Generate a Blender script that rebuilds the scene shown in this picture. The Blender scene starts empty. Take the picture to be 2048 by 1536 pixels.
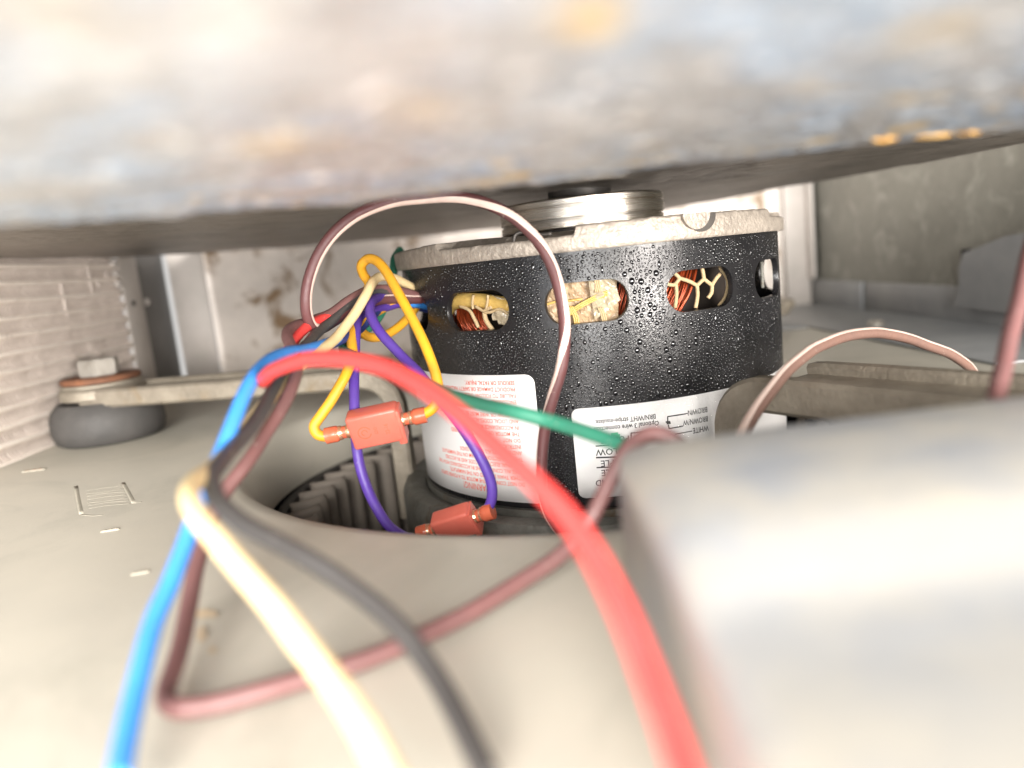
import bpy, bmesh, math, random
from mathutils import Vector, Matrix, noise
random.seed(7)
sc = bpy.context.scene
COL = sc.collection

# ------------------------------------------------------------------ camera
F, CX, CY = 1480.0, 1024.0, 768.0
PITCH, ROLL = math.radians(9.2), math.radians(6.0)
CAM = Vector((-0.032966, -0.288394, 0.0))
FW = Vector((0, math.cos(PITCH), -math.sin(PITCH)))
UP = Vector((0, math.sin(PITCH), math.cos(PITCH)))
RT = Vector((1, 0, 0))
c_, s_ = math.cos(ROLL), math.sin(ROLL)
cam_r = RT * c_ - UP * s_
cam_u = RT * s_ + UP * c_
cd = bpy.data.cameras.new('camera')
cam = bpy.data.objects.new('camera', cd)
COL.objects.link(cam)
cam.matrix_world = Matrix(((cam_r.x, cam_u.x, -FW.x, CAM.x), (cam_r.y, cam_u.y, -FW.y, CAM.y),
                           (cam_r.z, cam_u.z, -FW.z, CAM.z), (0, 0, 0, 1)))
cd.sensor_width = 36.0
cd.lens = 36.0 * F / 2048.0
cd.clip_start, cd.clip_end = 0.002, 20.0
cd.dof.use_dof = True
cd.dof.focus_distance = 0.226
cd.dof.aperture_fstop = 6.6
sc.camera = cam

# ------------------------------------------------------------------ light
w = bpy.data.worlds.new('World')
sc.world = w
w.use_nodes = True
w.node_tree.nodes['Background'].inputs[0].default_value = (1.0, 0.98, 0.95, 1)
w.node_tree.nodes['Background'].inputs[1].default_value = 0.5


def area_light(name, loc, target, size, power, color):
    d = bpy.data.lights.new(name, 'AREA')
    d.shape = 'DISK'
    d.size = size
    d.energy = power
    d.color = color
    o = bpy.data.objects.new(name, d)
    COL.objects.link(o)
    o.location = loc
    o.rotation_euler = (Vector(target) - Vector(loc)).to_track_quat('-Z', 'Y').to_euler()
    return o


area_light('daylight_opening', (0.42, -0.86, 0.0), (0, 0, -0.02), 0.34, 17.0, (1.0, 0.94, 0.88))
area_light('daylight_above', (-0.10, -1.0, 0.20), (-0.05, 0, -0.05), 0.55, 23.0, (1.0, 0.965, 0.92))
area_light('phone_flash', (-0.048, -0.294, -0.034), (-0.03, 0, -0.03), 0.008, 0.04, (1.0, 0.90, 0.82))
area_light('panel_fill', (-0.20, -0.85, -0.16), (0, -0.2, 0.0), 0.5, 4.0, (0.88, 0.94, 1.0))  # added low fill lamp to brighten the panel and ceiling overhead

sc.view_settings.view_transform = 'Standard'
sc.view_settings.look = 'None'
sc.view_settings.gamma = 1.0
sc.view_settings.exposure = 0.55
sc.cycles.max_bounces = 6
sc.cycles.diffuse_bounces = 3
sc.cycles.glossy_bounces = 3
sc.cycles.transparent_max_bounces = 8
sc.cycles.caustics_reflective = False
sc.cycles.caustics_refractive = False


# ------------------------------------------------------------------ helpers
def ray(px, py):
    u = (px - CX) / F
    v = -(py - CY) / F
    u, v = u * c_ + v * s_, -u * s_ + v * c_
    return FW + RT * u + UP * v


def P(px, py, t):
    return CAM + ray(px, py) * t


def hit_cyl(px, py, r):
    d = ray(px, py)
    A = d.x ** 2 + d.y ** 2
    B = CAM.x * d.x + CAM.y * d.y
    c = CAM.x ** 2 + CAM.y ** 2 - r * r
    t = (-B - math.sqrt(max(B * B - A * c, 0))) / A
    p = CAM + d * t
    return math.atan2(p.x, -p.y), p.z


def cylp(th, z, r):
    return Vector((r * math.sin(th), -r * math.cos(th), z))


def tag(o, label, cat, group=None, kind=None):
    if label:
        o['label'] = label
    if cat:
        o['category'] = cat
    if group:
        o['group'] = group
    if kind:
        o['kind'] = kind
    return o


def link(name, me, mat=None, parent=None, smooth=True):
    o = bpy.data.objects.new(name, me)
    COL.objects.link(o)
    if mat is not None:
        for m in (mat if isinstance(mat, (list, tuple)) else [mat]):
            me.materials.append(m)
    if parent is not None:
        o.parent = parent
    if smooth:
        for p in me.polygons:
            p.use_smooth = True
    return o


def from_bm(name, bm, mat, parent=None, smooth=True, angle=None):
    me = bpy.data.meshes.new(name)
    bm.normal_update()
    bm.to_mesh(me)
    bm.free()
    o = link(name, me, mat, parent, smooth)
    if angle:
        me.set_sharp_from_angle(angle=math.radians(angle))
    return o


def from_data(name, v, f, mat, parent=None, smooth=True, angle=None):
    me = bpy.data.meshes.new(name)
    me.from_pydata([tuple(x) for x in v], [], f)
    me.update()
    o = link(name, me, mat, parent, smooth)
    if angle:
        me.set_sharp_from_angle(angle=math.radians(angle))
    return o


def empty(name, loc=(0, 0, 0)):
    o = bpy.data.objects.new(name, None)
    o.empty_display_size = 0.01
    COL.objects.link(o)
    return o


def catmull(pts, n=8):
    out = []
    m = len(pts)
    for i in range(m - 1):
        p0 = pts[i - 1] if i > 0 else pts[i] * 2 - pts[i + 1]
        p1, p2 = pts[i], pts[i + 1]
        p3 = pts[i + 2] if i + 2 < m else pts[i + 1] * 2 - pts[i]
        for k in range(n):
            t = k / n
            out.append(0.5 * ((2 * p1) + (p2 - p0) * t + (2 * p0 - 5 * p1 + 4 * p2 - p3) * t * t
                              + (3 * p1 - p0 - 3 * p2 + p3) * t ** 3))
    out.append(pts[-1].copy())
    return out


def frames(path):
    res = []
    prev = None
    for i, p in enumerate(path):
        a = path[max(i - 1, 0)]
        b = path[min(i + 1, len(path) - 1)]
        t = (b - a).normalized()
        if prev is None:
            n = Vector((0, -1, 0.2))
        else:
            n = prev
        n = (n - t * n.dot(t)).normalized()
        prev = n
        res.append((t, n, t.cross(n)))
    return res


def tube_data(path, r, seg=12, wob=0.0):
    fr = frames(path)
    v, f = [], []
    for i, (p, (t, n, b)) in enumerate(zip(path, fr)):
        rr = r(i / (len(path) - 1)) if callable(r) else r
        for k in range(seg):
            a = 2 * math.pi * k / seg
            v.append(p + (n * math.cos(a) + b * math.sin(a)) * rr)
    for i in range(len(path) - 1):
        for k in range(seg):
            f.append((i * seg + k, i * seg + (k + 1) % seg, (i + 1) * seg + (k + 1) % seg, (i + 1) * seg + k))
    f.append(tuple(range(seg - 1, -1, -1)))
    f.append(tuple((len(path) - 1) * seg + k for k in range(seg)))
    return v, f


def add_box(bm, c, size, rot=None, bevel=0.0, segs=2):
    m = Matrix.Translation(Vector(c)) @ (rot.to_4x4() if rot else Matrix.Identity(4)) @ Matrix.Diagonal((*size, 1))
    r = bmesh.ops.create_cube(bm, size=1.0, matrix=m)
    if bevel:
        es = list({e for vv in r['verts'] for e in vv.link_edges})
        bmesh.ops.bevel(bm, geom=es, offset=bevel, segments=segs, affect='EDGES', profile=0.5)


def lathe(name, prof, mat, parent=None, centre=(0, 0), seg=96, angle=40, axis=None):
    """prof: list of (r, z)"""
    v, f = [], []
    n = len(prof)
    for k in range(seg):
        a = 2 * math.pi * k / seg
        for r, z in prof:
            v.append((centre[0] + r * math.cos(a), centre[1] + r * math.sin(a), z))
    for k in range(seg):
        k2 = (k + 1) % seg
        for i in range(n - 1):
            f.append((k * n + i, k2 * n + i, k2 * n + i + 1, k * n + i + 1))
    return from_data(name, v, f, mat, parent, True, angle)


# ------------------------------------------------------------------ materials
def lnk(nt, a, b):
    nt.links.new(a, b)


def material(name, col, rough=0.5, metal=0.0, col2=None, nscale=40.0, bump=0.0, bscale=200.0, spec=0.5,
             col3=None, n3=15.0, t3=(0.55, 0.7), rough2=None, coat=0.0, stretch=None, trans=0.0, ior=1.45, bdist=0.001):
    m = bpy.data.materials.new(name)
    m.use_nodes = True
    nt = m.node_tree
    bs = nt.nodes['Principled BSDF']
    bs.inputs['Base Color'].default_value = (*col, 1)
    bs.inputs['Roughness'].default_value = rough
    bs.inputs['Metallic'].default_value = metal
    bs.inputs['Specular IOR Level'].default_value = spec
    bs.inputs['IOR'].default_value = ior
    bs.inputs['Coat Weight'].default_value = coat
    bs.inputs['Coat Roughness'].default_value = 0.12
    bs.inputs['Transmission Weight'].default_value = trans
    tc = nt.nodes.new('ShaderNodeTexCoord')
    src = tc.outputs['Object']
    if stretch:
        mp = nt.nodes.new('ShaderNodeMapping')
        mp.inputs['Scale'].default_value = stretch
        lnk(nt, src, mp.inputs['Vector'])
        src = mp.outputs['Vector']
    if col2 is not None:
        n = nt.nodes.new('ShaderNodeTexNoise')
        n.inputs['Scale'].default_value = nscale
        n.inputs['Detail'].default_value = 6
        n.inputs['Roughness'].default_value = 0.6
        lnk(nt, src, n.inputs['Vector'])
        rp = nt.nodes.new('ShaderNodeValToRGB')
        rp.color_ramp.elements[0].position = 0.32
        rp.color_ramp.elements[1].position = 0.68
        rp.color_ramp.elements[0].color = (*col, 1)
        rp.color_ramp.elements[1].color = (*col2, 1)
        lnk(nt, n.outputs['Fac'], rp.inputs['Fac'])
        out = rp.outputs['Color']
        if rough2 is not None:
            mr = nt.nodes.new('ShaderNodeMapRange')
            mr.inputs['From Min'].default_value = 0.3
            mr.inputs['From Max'].default_value = 0.7
            mr.inputs['To Min'].default_value = rough
            mr.inputs['To Max'].default_value = rough2
            lnk(nt, n.outputs['Fac'], mr.inputs['Value'])
            lnk(nt, mr.outputs['Result'], bs.inputs['Roughness'])
        if col3 is not None:
            n3n = nt.nodes.new('ShaderNodeTexNoise')
            n3n.inputs['Scale'].default_value = n3
            n3n.inputs['Detail'].default_value = 8
            n3n.inputs['Roughness'].default_value = 0.65
            n3n.inputs['Distortion'].default_value = 0.6
            lnk(nt, src, n3n.inputs['Vector'])
            mr3 = nt.nodes.new('ShaderNodeMapRange')
            mr3.inputs['From Min'].default_value = t3[0]
            mr3.inputs['From Max'].default_value = t3[1]
            lnk(nt, n3n.outputs['Fac'], mr3.inputs['Value'])
            mx = nt.nodes.new('ShaderNodeMix')
            mx.data_type = 'RGBA'
            lnk(nt, mr3.outputs['Result'], mx.inputs['Factor'])
            lnk(nt, out, mx.inputs['A'])
            mx.inputs['B'].default_value = (*col3, 1)
            out = mx.outputs['Result']
            if metal > 0:
                mm = nt.nodes.new('ShaderNodeMapRange')
                mm.inputs['To Min'].default_value = metal
                mm.inputs['To Max'].default_value = metal * 0.25
                lnk(nt, mr3.outputs['Result'], mm.inputs['Value'])
                lnk(nt, mm.outputs['Result'], bs.inputs['Metallic'])
        lnk(nt, out, bs.inputs['Base Color'])
    if bump:
        n2 = nt.nodes.new('ShaderNodeTexNoise')
        n2.inputs['Scale'].default_value = bscale
        n2.inputs['Detail'].default_value = 5
        lnk(nt, src, n2.inputs['Vector'])
        b = nt.nodes.new('ShaderNodeBump')
        b.inputs['Strength'].default_value = bump
        b.inputs['Distance'].default_value = bdist
        lnk(nt, n2.outputs['Fac'], b.inputs['Height'])
        lnk(nt, b.outputs['Normal'], bs.inputs['Normal'])
    return m


M = {}
M['deck'] = material('painted_deck', (0.52, 0.49, 0.42), 0.5, 0.0, (0.59, 0.55, 0.465), 18, 0.05, 700, 0.4,
                     (0.40, 0.385, 0.325), 13, (0.5, 0.75))


def lip_material():
    m = bpy.data.materials.new('corroded_galvanised_glints')
    m.use_nodes = True
    nt = m.node_tree
    bs = nt.nodes['Principled BSDF']
    tc = nt.nodes.new('ShaderNodeTexCoord')

    def nz(scale, detail=4, dist=0.3, off=0.0):
        mp = nt.nodes.new('ShaderNodeMapping')
        mp.inputs['Location'].default_value = (off, off, off)
        lnk(nt, tc.outputs['Object'], mp.inputs['Vector'])
        n = nt.nodes.new('ShaderNodeTexNoise')
        n.inputs['Scale'].default_value = scale
        n.inputs['Detail'].default_value = detail
        n.inputs['Distortion'].default_value = dist
        lnk(nt, mp.outputs['Vector'], n.inputs['Vector'])
        return n.outputs['Fac']

    def mixc(fac, a, b, lo, hi):
        r = nt.nodes.new('ShaderNodeMapRange')
        r.inputs['From Min'].default_value = lo
        r.inputs['From Max'].default_value = hi
        lnk(nt, fac, r.inputs['Value'])
        x = nt.nodes.new('ShaderNodeMix')
        x.data_type = 'RGBA'
        lnk(nt, r.outputs['Result'], x.inputs['Factor'])
        if isinstance(a, tuple):
            x.inputs['A'].default_value = (*a, 1)
        else:
            lnk(nt, a, x.inputs['A'])
        x.inputs['B'].default_value = (*b, 1)
        return x.outputs['Result']
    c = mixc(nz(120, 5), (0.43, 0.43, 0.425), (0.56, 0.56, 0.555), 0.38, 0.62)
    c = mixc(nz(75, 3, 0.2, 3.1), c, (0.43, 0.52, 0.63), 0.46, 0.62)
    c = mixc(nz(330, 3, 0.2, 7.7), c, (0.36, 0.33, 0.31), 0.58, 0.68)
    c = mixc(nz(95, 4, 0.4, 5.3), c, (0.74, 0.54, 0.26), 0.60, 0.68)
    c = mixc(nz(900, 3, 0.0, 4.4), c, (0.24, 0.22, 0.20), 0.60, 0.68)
    c = mixc(nz(520, 2, 0.0, 1.9), c, (0.95, 0.93, 0.90), 0.63, 0.67)  # white specks painted in as blurred glints
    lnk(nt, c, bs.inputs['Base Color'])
    bs.inputs['Metallic'].default_value = 0.3
    bs.inputs['Roughness'].default_value = 0.4
    b = nt.nodes.new('ShaderNodeBump')
    b.inputs['Strength'].default_value = 0.5
    b.inputs['Distance'].default_value = 0.001
    lnk(nt, nz(500, 4), b.inputs['Height'])
    lnk(nt, b.outputs['Normal'], bs.inputs['Normal'])
    return m


M['ceiling'] = lip_material()
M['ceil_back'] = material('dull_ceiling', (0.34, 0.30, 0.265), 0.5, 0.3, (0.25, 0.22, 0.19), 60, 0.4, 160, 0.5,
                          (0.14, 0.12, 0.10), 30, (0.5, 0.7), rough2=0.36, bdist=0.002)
M['smear'] = material('dried_smear', (0.58, 0.46, 0.31), 0.6, 0.0, (0.52, 0.42, 0.30), 120)
M['mark'] = material('darkened_stamping', (0.33, 0.305, 0.25), 0.6, 0.0, (0.40, 0.37, 0.30), 300)  # darker than the deck to cancel the light the ridges catch
M['edge_strip'] = material('yellow_orange_edge', (0.78, 0.47, 0.14), 0.45, 0.0, (0.66, 0.36, 0.10), 200, 0.4, 700)
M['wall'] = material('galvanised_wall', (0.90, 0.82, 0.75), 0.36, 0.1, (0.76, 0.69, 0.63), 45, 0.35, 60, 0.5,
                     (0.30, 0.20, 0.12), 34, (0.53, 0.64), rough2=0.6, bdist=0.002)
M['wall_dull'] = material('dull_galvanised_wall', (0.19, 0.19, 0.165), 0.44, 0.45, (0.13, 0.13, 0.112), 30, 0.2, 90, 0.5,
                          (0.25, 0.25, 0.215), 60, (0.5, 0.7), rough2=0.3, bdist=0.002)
M['zinc'] = material('zinc_strip', (0.50, 0.455, 0.42), 0.55, 0.1, (0.43, 0.395, 0.36), 60, 0.1, 400)
M['pan'] = material('grey_sheet', (0.26, 0.265, 0.265), 0.5, 0.3, (0.20, 0.205, 0.21), 30, 0.2, 90, 0.5, bdist=0.002)
M['zinc_dark'] = material('dark_zinc', (0.16, 0.155, 0.15), 0.5, 0.4, (0.12, 0.115, 0.11), 40)
M['fin'] = material('aluminium_fin', (0.66, 0.58, 0.52), 0.5, 0.05, (0.50, 0.43, 0.38), 120, 0.0)
M['tube'] = material('lit_ridge_tube', (0.90, 0.82, 0.74), 0.4, 0.05, (0.80, 0.71, 0.63), 150)  # paler than the fins: lit ridges over shaded valleys put into colour
M['band'] = material('black_motor_paint', (0.008, 0.008, 0.009), 0.20, 0.0, (0.013, 0.012, 0.013), 60, 0.12, 1400, 0.5,
                     rough2=0.4)


def water_mat():
    m = bpy.data.materials.new('water')
    m.use_nodes = True
    nt = m.node_tree
    nt.nodes.clear()
    out = nt.nodes.new('ShaderNodeOutputMaterial')
    mx = nt.nodes.new('ShaderNodeMixShader')
    tr = nt.nodes.new('ShaderNodeBsdfTransparent')
    gl = nt.nodes.new('ShaderNodeBsdfGlossy')
    gl.inputs['Roughness'].default_value = 0.03
    fr = nt.nodes.new('ShaderNodeFresnel')
    fr.inputs['IOR'].default_value = 1.6
    ge = nt.nodes.new('ShaderNodeNewGeometry')
    su = nt.nodes.new('ShaderNodeMath')
    su.operation = 'SUBTRACT'
    su.inputs[0].default_value = 1.0
    lnk(nt, ge.outputs['Backfacing'], su.inputs[1])
    mu = nt.nodes.new('ShaderNodeMath')
    mu.operation = 'MULTIPLY'
    lnk(nt, fr.outputs[0], mu.inputs[0])
    lnk(nt, su.outputs[0], mu.inputs[1])
    mi = nt.nodes.new('ShaderNodeMath')
    mi.operation = 'MINIMUM'
    mi.inputs[1].default_value = 0.35
    lnk(nt, mu.outputs[0], mi.inputs[0])
    lnk(nt, mi.outputs[0], mx.inputs[0])
    lnk(nt, tr.outputs[0], mx.inputs[1])
    lnk(nt, gl.outputs[0], mx.inputs[2])
    lnk(nt, mx.outputs[0], out.inputs[0])
    return m


M['drop'] = water_mat()
M['drop_paint'] = material('water_on_black_paint', (0.005, 0.005, 0.006), 0.03, 0.0, spec=0.8, ior=1.5)
M['cast'] = material('cast_aluminium', (0.45, 0.395, 0.335), 0.5, 0.4, (0.30, 0.26, 0.22), 350, 0.7, 900, 0.5,
                     (0.26, 0.23, 0.19), 60, (0.58, 0.75), bdist=0.0006)
M['steel'] = material('turned_steel', (0.72, 0.64, 0.54), 0.2, 1.0, (0.50, 0.47, 0.43), 20, 0.15, 900, 0.5,
                      stretch=(1, 1, 60), rough2=0.34)
M['steel_dark'] = material('dark_steel', (0.05, 0.047, 0.045), 0.5, 0.5, (0.09, 0.08, 0.07), 80)
M['collar'] = material('oxidised_collar', (0.20, 0.20, 0.18), 0.6, 0.5, (0.12, 0.115, 0.10), 90, 0.6, 500, 0.5,
                       (0.11, 0.075, 0.04), 70, (0.56, 0.7), bdist=0.0008)
M['arm'] = material('bracket_arm', (0.34, 0.30, 0.24), 0.55, 0.35, (0.22, 0.19, 0.15), 120, 0.5, 700, 0.5,
                    (0.22, 0.17, 0.11), 50, (0.58, 0.72), bdist=0.0006)
M['rubber'] = material('black_rubber', (0.05, 0.048, 0.046), 0.62, 0.0, (0.075, 0.07, 0.066), 60, 0.3, 300, 0.4,
                       (0.15, 0.135, 0.115), 70, (0.60, 0.9))
M['rust'] = material('rusty_washer', (0.24, 0.10, 0.05), 0.65, 0.1, (0.13, 0.06, 0.035), 120, 0.5, 500)
M['label'] = material('label_paper', (0.80, 0.79, 0.78), 0.42, 0.0, (0.76, 0.75, 0.74), 30, 0.05, 900)
M['ink_red'] = material('red_ink', (0.78, 0.11, 0.055), 0.5)
M['ink_black'] = material('black_ink', (0.025, 0.022, 0.022), 0.5)
M['ink_green'] = material('green_ink', (0.10, 0.45, 0.25), 0.5)
M['nylon'] = material('salmon_nylon', (0.56, 0.125, 0.09), 0.34, 0.0, (0.62, 0.155, 0.11), 80, 0.1, 600, 0.5)
M['nylon'].node_tree.nodes['Principled BSDF'].inputs['Subsurface Weight'].default_value = 0.15
M['nylon'].node_tree.nodes['Principled BSDF'].inputs['Subsurface Radius'].default_value = (0.002, 0.0008, 0.0005)
M['nylon_dark'] = material('salmon_sleeve', (0.50, 0.105, 0.055), 0.25, 0.0, (0.58, 0.14, 0.07), 200, 0.2, 500)
M['crimp'] = material('copper_crimp', (0.80, 0.40, 0.24), 0.25, 0.75, (0.86, 0.50, 0.32), 200, 0.4, 500)
M['copper'] = material('enamelled_copper', (0.30, 0.05, 0.014), 0.28, 0.5, (0.16, 0.026, 0.008), 300)
M['lacing'] = material('lacing_cord', (0.46, 0.35, 0.20), 0.7, 0.0, (0.36, 0.26, 0.14), 500, 0.6, 1800, bdist=0.0004)
M['sleeve'] = material('varnished_sleeve', (0.46, 0.29, 0.07), 0.3, 0.0, (0.54, 0.37, 0.12), 150, 0.3, 700)
M['paper'] = material('slot_paper', (0.42, 0.30, 0.18), 0.34, 0.0, (0.29, 0.20, 0.125), 200, 0.7, 400, 0.5, bdist=0.0012)
M['film'] = material('clear_film', (0.42, 0.36, 0.26), 0.18, 0.0, (0.33, 0.27, 0.18), 200, 0.6, 400, 0.6)
M['core'] = material('stator_core', (0.018, 0.014, 0.012), 0.6, 0.0, (0.035, 0.026, 0.02), 200)
M['blade'] = material('dusty_blade', (0.25, 0.215, 0.18), 0.7, 0.1, (0.18, 0.155, 0.13), 60, 0.2, 300)
M['black_ring'] = material('black_wheel_ring', (0.015, 0.013, 0.014), 0.45)
M['box'] = material('light_metal_box', (0.42, 0.395, 0.345), 0.42, 0.05, (0.28, 0.295, 0.32), 55, 0.1, 60, 0.5, bdist=0.002)
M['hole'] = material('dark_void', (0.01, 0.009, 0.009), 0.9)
M['bolt'] = material('zinc_bolt', (0.40, 0.375, 0.335), 0.45, 0.4, (0.28, 0.255, 0.22), 150, 0.2, 600)


def wire_mat(name, col, dust=(0.5, 0.45, 0.4)):
    return material(name, col, 0.36, 0.0, tuple(min(1, x * 0.80 + 0.012) for x in col), 160, 0.12, 700, 0.5,
                    dust, 700, (0.66, 0.72), rough2=0.55)


W = {k: wire_mat('insulation_' + k, c) for k, c in dict(
    brown=(0.115, 0.042, 0.042), maroon=(0.17, 0.078, 0.074), black=(0.058, 0.054, 0.052), cream=(0.78, 0.60, 0.32),
    white=(0.66, 0.56, 0.42), blue=(0.045, 0.26, 0.72), navy=(0.02, 0.035, 0.16), yellow=(0.74, 0.36, 0.02),
    purple=(0.09, 0.04, 0.30), green=(0.03, 0.20, 0.125), red=(0.82, 0.06, 0.055), stripe=(0.80, 0.62, 0.54),
    tan=(0.20, 0.115, 0.09)).items()}

# ------------------------------------------------------------------ deck of the blower housing (the floor)
ZF = -0.06


def deck():
    N = 192
    prof = [(0.1255, -0.085), (0.1255, -0.079), (0.1258, -0.073), (0.1266, -0.068), (0.128, -0.0642), (0.1298, -0.0618), (0.132, -0.0605), (0.136, -0.0600)]
    ox = -0.006
    v, f = [], []
    for k in range(N):
        a = 2 * math.pi * k / N
        for r, z in prof:
            v.append((ox + r * math.cos(a), r * math.sin(a), z))
        # square outline
        ca, sa = math.cos(a), math.sin(a)
        X0, X1, Y0, Y1 = -0.249, 0.2345, -0.34, 0.352
        s = min((X1 / ca) if ca > 1e-9 else 9, (X0 / ca) if ca < -1e-9 else 9, (Y1 / sa) if sa > 1e-9 else 9, (Y0 / sa) if sa < -1e-9 else 9)
        for q in (0.25, 0.5, 0.75, 1.0):
            v.append(((ox + 0.136 * ca) * (1 - q) + s * ca * q, 0.136 * sa * (1 - q) + s * sa * q, ZF))
    n = len(prof) + 4
    for k in range(N):
        k2 = (k + 1) % N
        for i in range(n - 1):
            f.append((k * n + i, k2 * n + i, k2 * n + i + 1, k * n + i + 1))
    o = from_data('blower_deck', v, f, M['deck'], None, True)
    tag(o, 'beige painted blower deck with a round inlet opening', 'deck', kind='structure')
    return o


DECK = deck()


def flat_on_deck(px, py, dz):
    d = ray(px, py)
    t = (ZF + dz - CAM.z) / d.z
    return CAM + d * t


# stamped marks on the deck: raised ridges
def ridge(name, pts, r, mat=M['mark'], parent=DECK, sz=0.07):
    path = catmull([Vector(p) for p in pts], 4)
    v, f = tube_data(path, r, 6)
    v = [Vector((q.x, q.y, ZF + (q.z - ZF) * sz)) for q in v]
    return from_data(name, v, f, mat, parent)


fd = lambda x, y: flat_on_deck(x, y, 0.0)
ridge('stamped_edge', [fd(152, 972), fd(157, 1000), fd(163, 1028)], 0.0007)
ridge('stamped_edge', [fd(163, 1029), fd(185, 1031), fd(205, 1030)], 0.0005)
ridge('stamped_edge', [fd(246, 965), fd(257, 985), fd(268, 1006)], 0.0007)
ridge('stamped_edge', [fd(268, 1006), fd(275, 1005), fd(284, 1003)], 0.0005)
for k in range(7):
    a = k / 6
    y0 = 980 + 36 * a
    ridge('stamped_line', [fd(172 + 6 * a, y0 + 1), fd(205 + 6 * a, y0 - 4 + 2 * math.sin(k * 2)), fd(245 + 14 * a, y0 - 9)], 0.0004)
for (x0, y0, x1, y1) in ((202, 1064, 240, 1058), (262, 1150, 300, 1143), (45, 944, 92, 938)):
    a, b = fd(x0, y0), fd(x1, y1)
    mid = (a + b) / 2
    bm = bmesh.new()
    L = (b - a).length
    ang = math.atan2(b.y - a.y, b.x - a.x)
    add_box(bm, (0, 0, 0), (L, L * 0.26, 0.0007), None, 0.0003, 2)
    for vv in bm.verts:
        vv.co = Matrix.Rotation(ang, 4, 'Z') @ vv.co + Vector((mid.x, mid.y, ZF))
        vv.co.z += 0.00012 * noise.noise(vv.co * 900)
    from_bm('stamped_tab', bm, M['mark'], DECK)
    bm = bmesh.new()
    for j in (-0.28, 0.02, 0.27):
        add_box(bm, (0, 0, 0), (0, 0, 0)) if False else None
        m = Matrix.Translation(Vector((mid.x, mid.y, ZF + 0.00025)) + Matrix.Rotation(ang, 3, 'Z') @ Vector((L * j, -L * 0.02, 0))) @ Matrix.Rotation(ang, 4, 'Z') @ Matrix.Diagonal((L * 0.16, L * 0.08, 0.0005, 1))
        bmesh.ops.create_cube(bm, size=1, matrix=m)
    from_bm('punched_slot', bm, M['rust'] if x0 < 100 else M['arm'], DECK)

# dried yellowish smears on the deck
for (px, py, rx, ry) in ((412, 1228, 24, 9), (402, 1268, 10, 16), (425, 1300, 9, 6)):
    V, Fc = [], []
    for k in range(24):
        a = 2 * math.pi * k / 24
        q = 1 + 0.35 * noise.noise(Vector((math.cos(a) * 1.5, math.sin(a) * 1.5, px)))
        g = flat_on_deck(px + rx * q * math.cos(a), py + ry * q * math.sin(a), 0.0003)
        V.append(g)
    o = from_data('dried_smear', V, [tuple(range(24))], M['smear'], DECK, False)

# ------------------------------------------------------------------ ceiling panel
LIP = [(-300, 470), (0, 452), (400, 426), (700, 405), (1024, 375), (1300, 340), (1600, 305), (1760, 285), (2040, 260), (2300, 232)]


def lip_z(px):
    return 0.0118 + 0.0024 * px / 2048


EDGE = []
for px, py in LIP:
    d = ray(px, py)
    EDGE.append(CAM + d * (lip_z(px) / d.z))


def edge_at(x):
    for p, q in zip(EDGE, EDGE[1:]):
        if p.x <= x <= q.x:
            return p.lerp(q, (x - p.x) / (q.x - p.x))
    return EDGE[0] if x < EDGE[0].x else EDGE[-1]


def back_lim(x):
    pts = [(-0.30, 0.13), (-0.246, 0.14), (-0.222, 0.192), (-0.143, 0.278), (-0.09, 0.315), (0.0, 0.325), (0.1, 0.30), (0.118, 0.2), (0.129, 0.138), (0.143, 0.11), (0.158, 0.04), (0.172, -0.02), (0.178, -0.045), (0.2, -0.10), (0.235, -0.13)]
    for (x0, y0), (x1, y1) in zip(pts, pts[1:]):
        if x0 <= x <= x1:
            return y0 + (y1 - y0) * (x - x0) / (x1 - x0)
    return -0.13


def ceiling():
    # level sheet over the motor
    v, f = [], []
    NX, NY = 120, 90
    for i in range(NX + 1):
        x = -0.262 + 0.49 * i / NX
        y0, y1 = -0.18, back_lim(x)
        for j in range(NY + 1):
            y = y0 + (y1 - y0) * j / NY
            q = Vector((x, y, 0.3))
            z = 0.0285 + 0.012 * max(y, -0.05) + 0.0007 * noise.noise(q * 30) + 0.0005 * noise.noise(q * 90) + 0.0003 * noise.noise(q * 220)
            v.append((x, y, z))
    n = NY + 1
    for i in range(NX):
        for j in range(NY):
            f.append((i * n + j, i * n + j + 1, (i + 1) * n + j + 1, (i + 1) * n + j))
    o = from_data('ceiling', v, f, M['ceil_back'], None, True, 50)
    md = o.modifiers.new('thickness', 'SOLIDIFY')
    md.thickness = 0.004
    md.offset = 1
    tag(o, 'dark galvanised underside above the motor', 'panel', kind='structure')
    return o


CEIL = ceiling()


def lip_panel():
    v, f = [], []
    NX, NA = 260, 150
    x0, x1 = EDGE[0].x, EDGE[-1].x
    n = NA + 1 + 4
    for i in range(NX + 1):
        x = x0 + (x1 - x0) * i / NX
        e = edge_at(x)
        ye = e.y + 0.0009 * noise.noise(Vector((x * 160, 2, 0))) + 0.0005 * noise.noise(Vector((x * 500, 5, 0)))
        for j in range(NA + 1):
            y = -0.268 + (ye + 0.268) * j / NA
            q = Vector((x, y, 0.3))
            z = e.z + 0.00045 * noise.noise(q * 60) + 0.00045 * noise.noise(q * 170) + 0.0003 * noise.noise(q * 420)
            v.append((x, y, z))
        zl = v[-1][2]
        v += [(x, ye + 0.0010, zl + 0.0004), (x, ye + 0.0014, zl + 0.0015), (x, ye + 0.0014, zl + 0.015), (x, -0.268, zl + 0.015)]
    for i in range(NX):
        for j in range(n - 1):
            f.append((i * n + j, i * n + j + 1, (i + 1) * n + j + 1, (i + 1) * n + j))
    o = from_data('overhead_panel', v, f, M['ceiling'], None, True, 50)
    tag(o, 'rough bright galvanised panel edge, blurred across the top foreground', 'panel')
    return o


LIPO = lip_panel()
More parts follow.
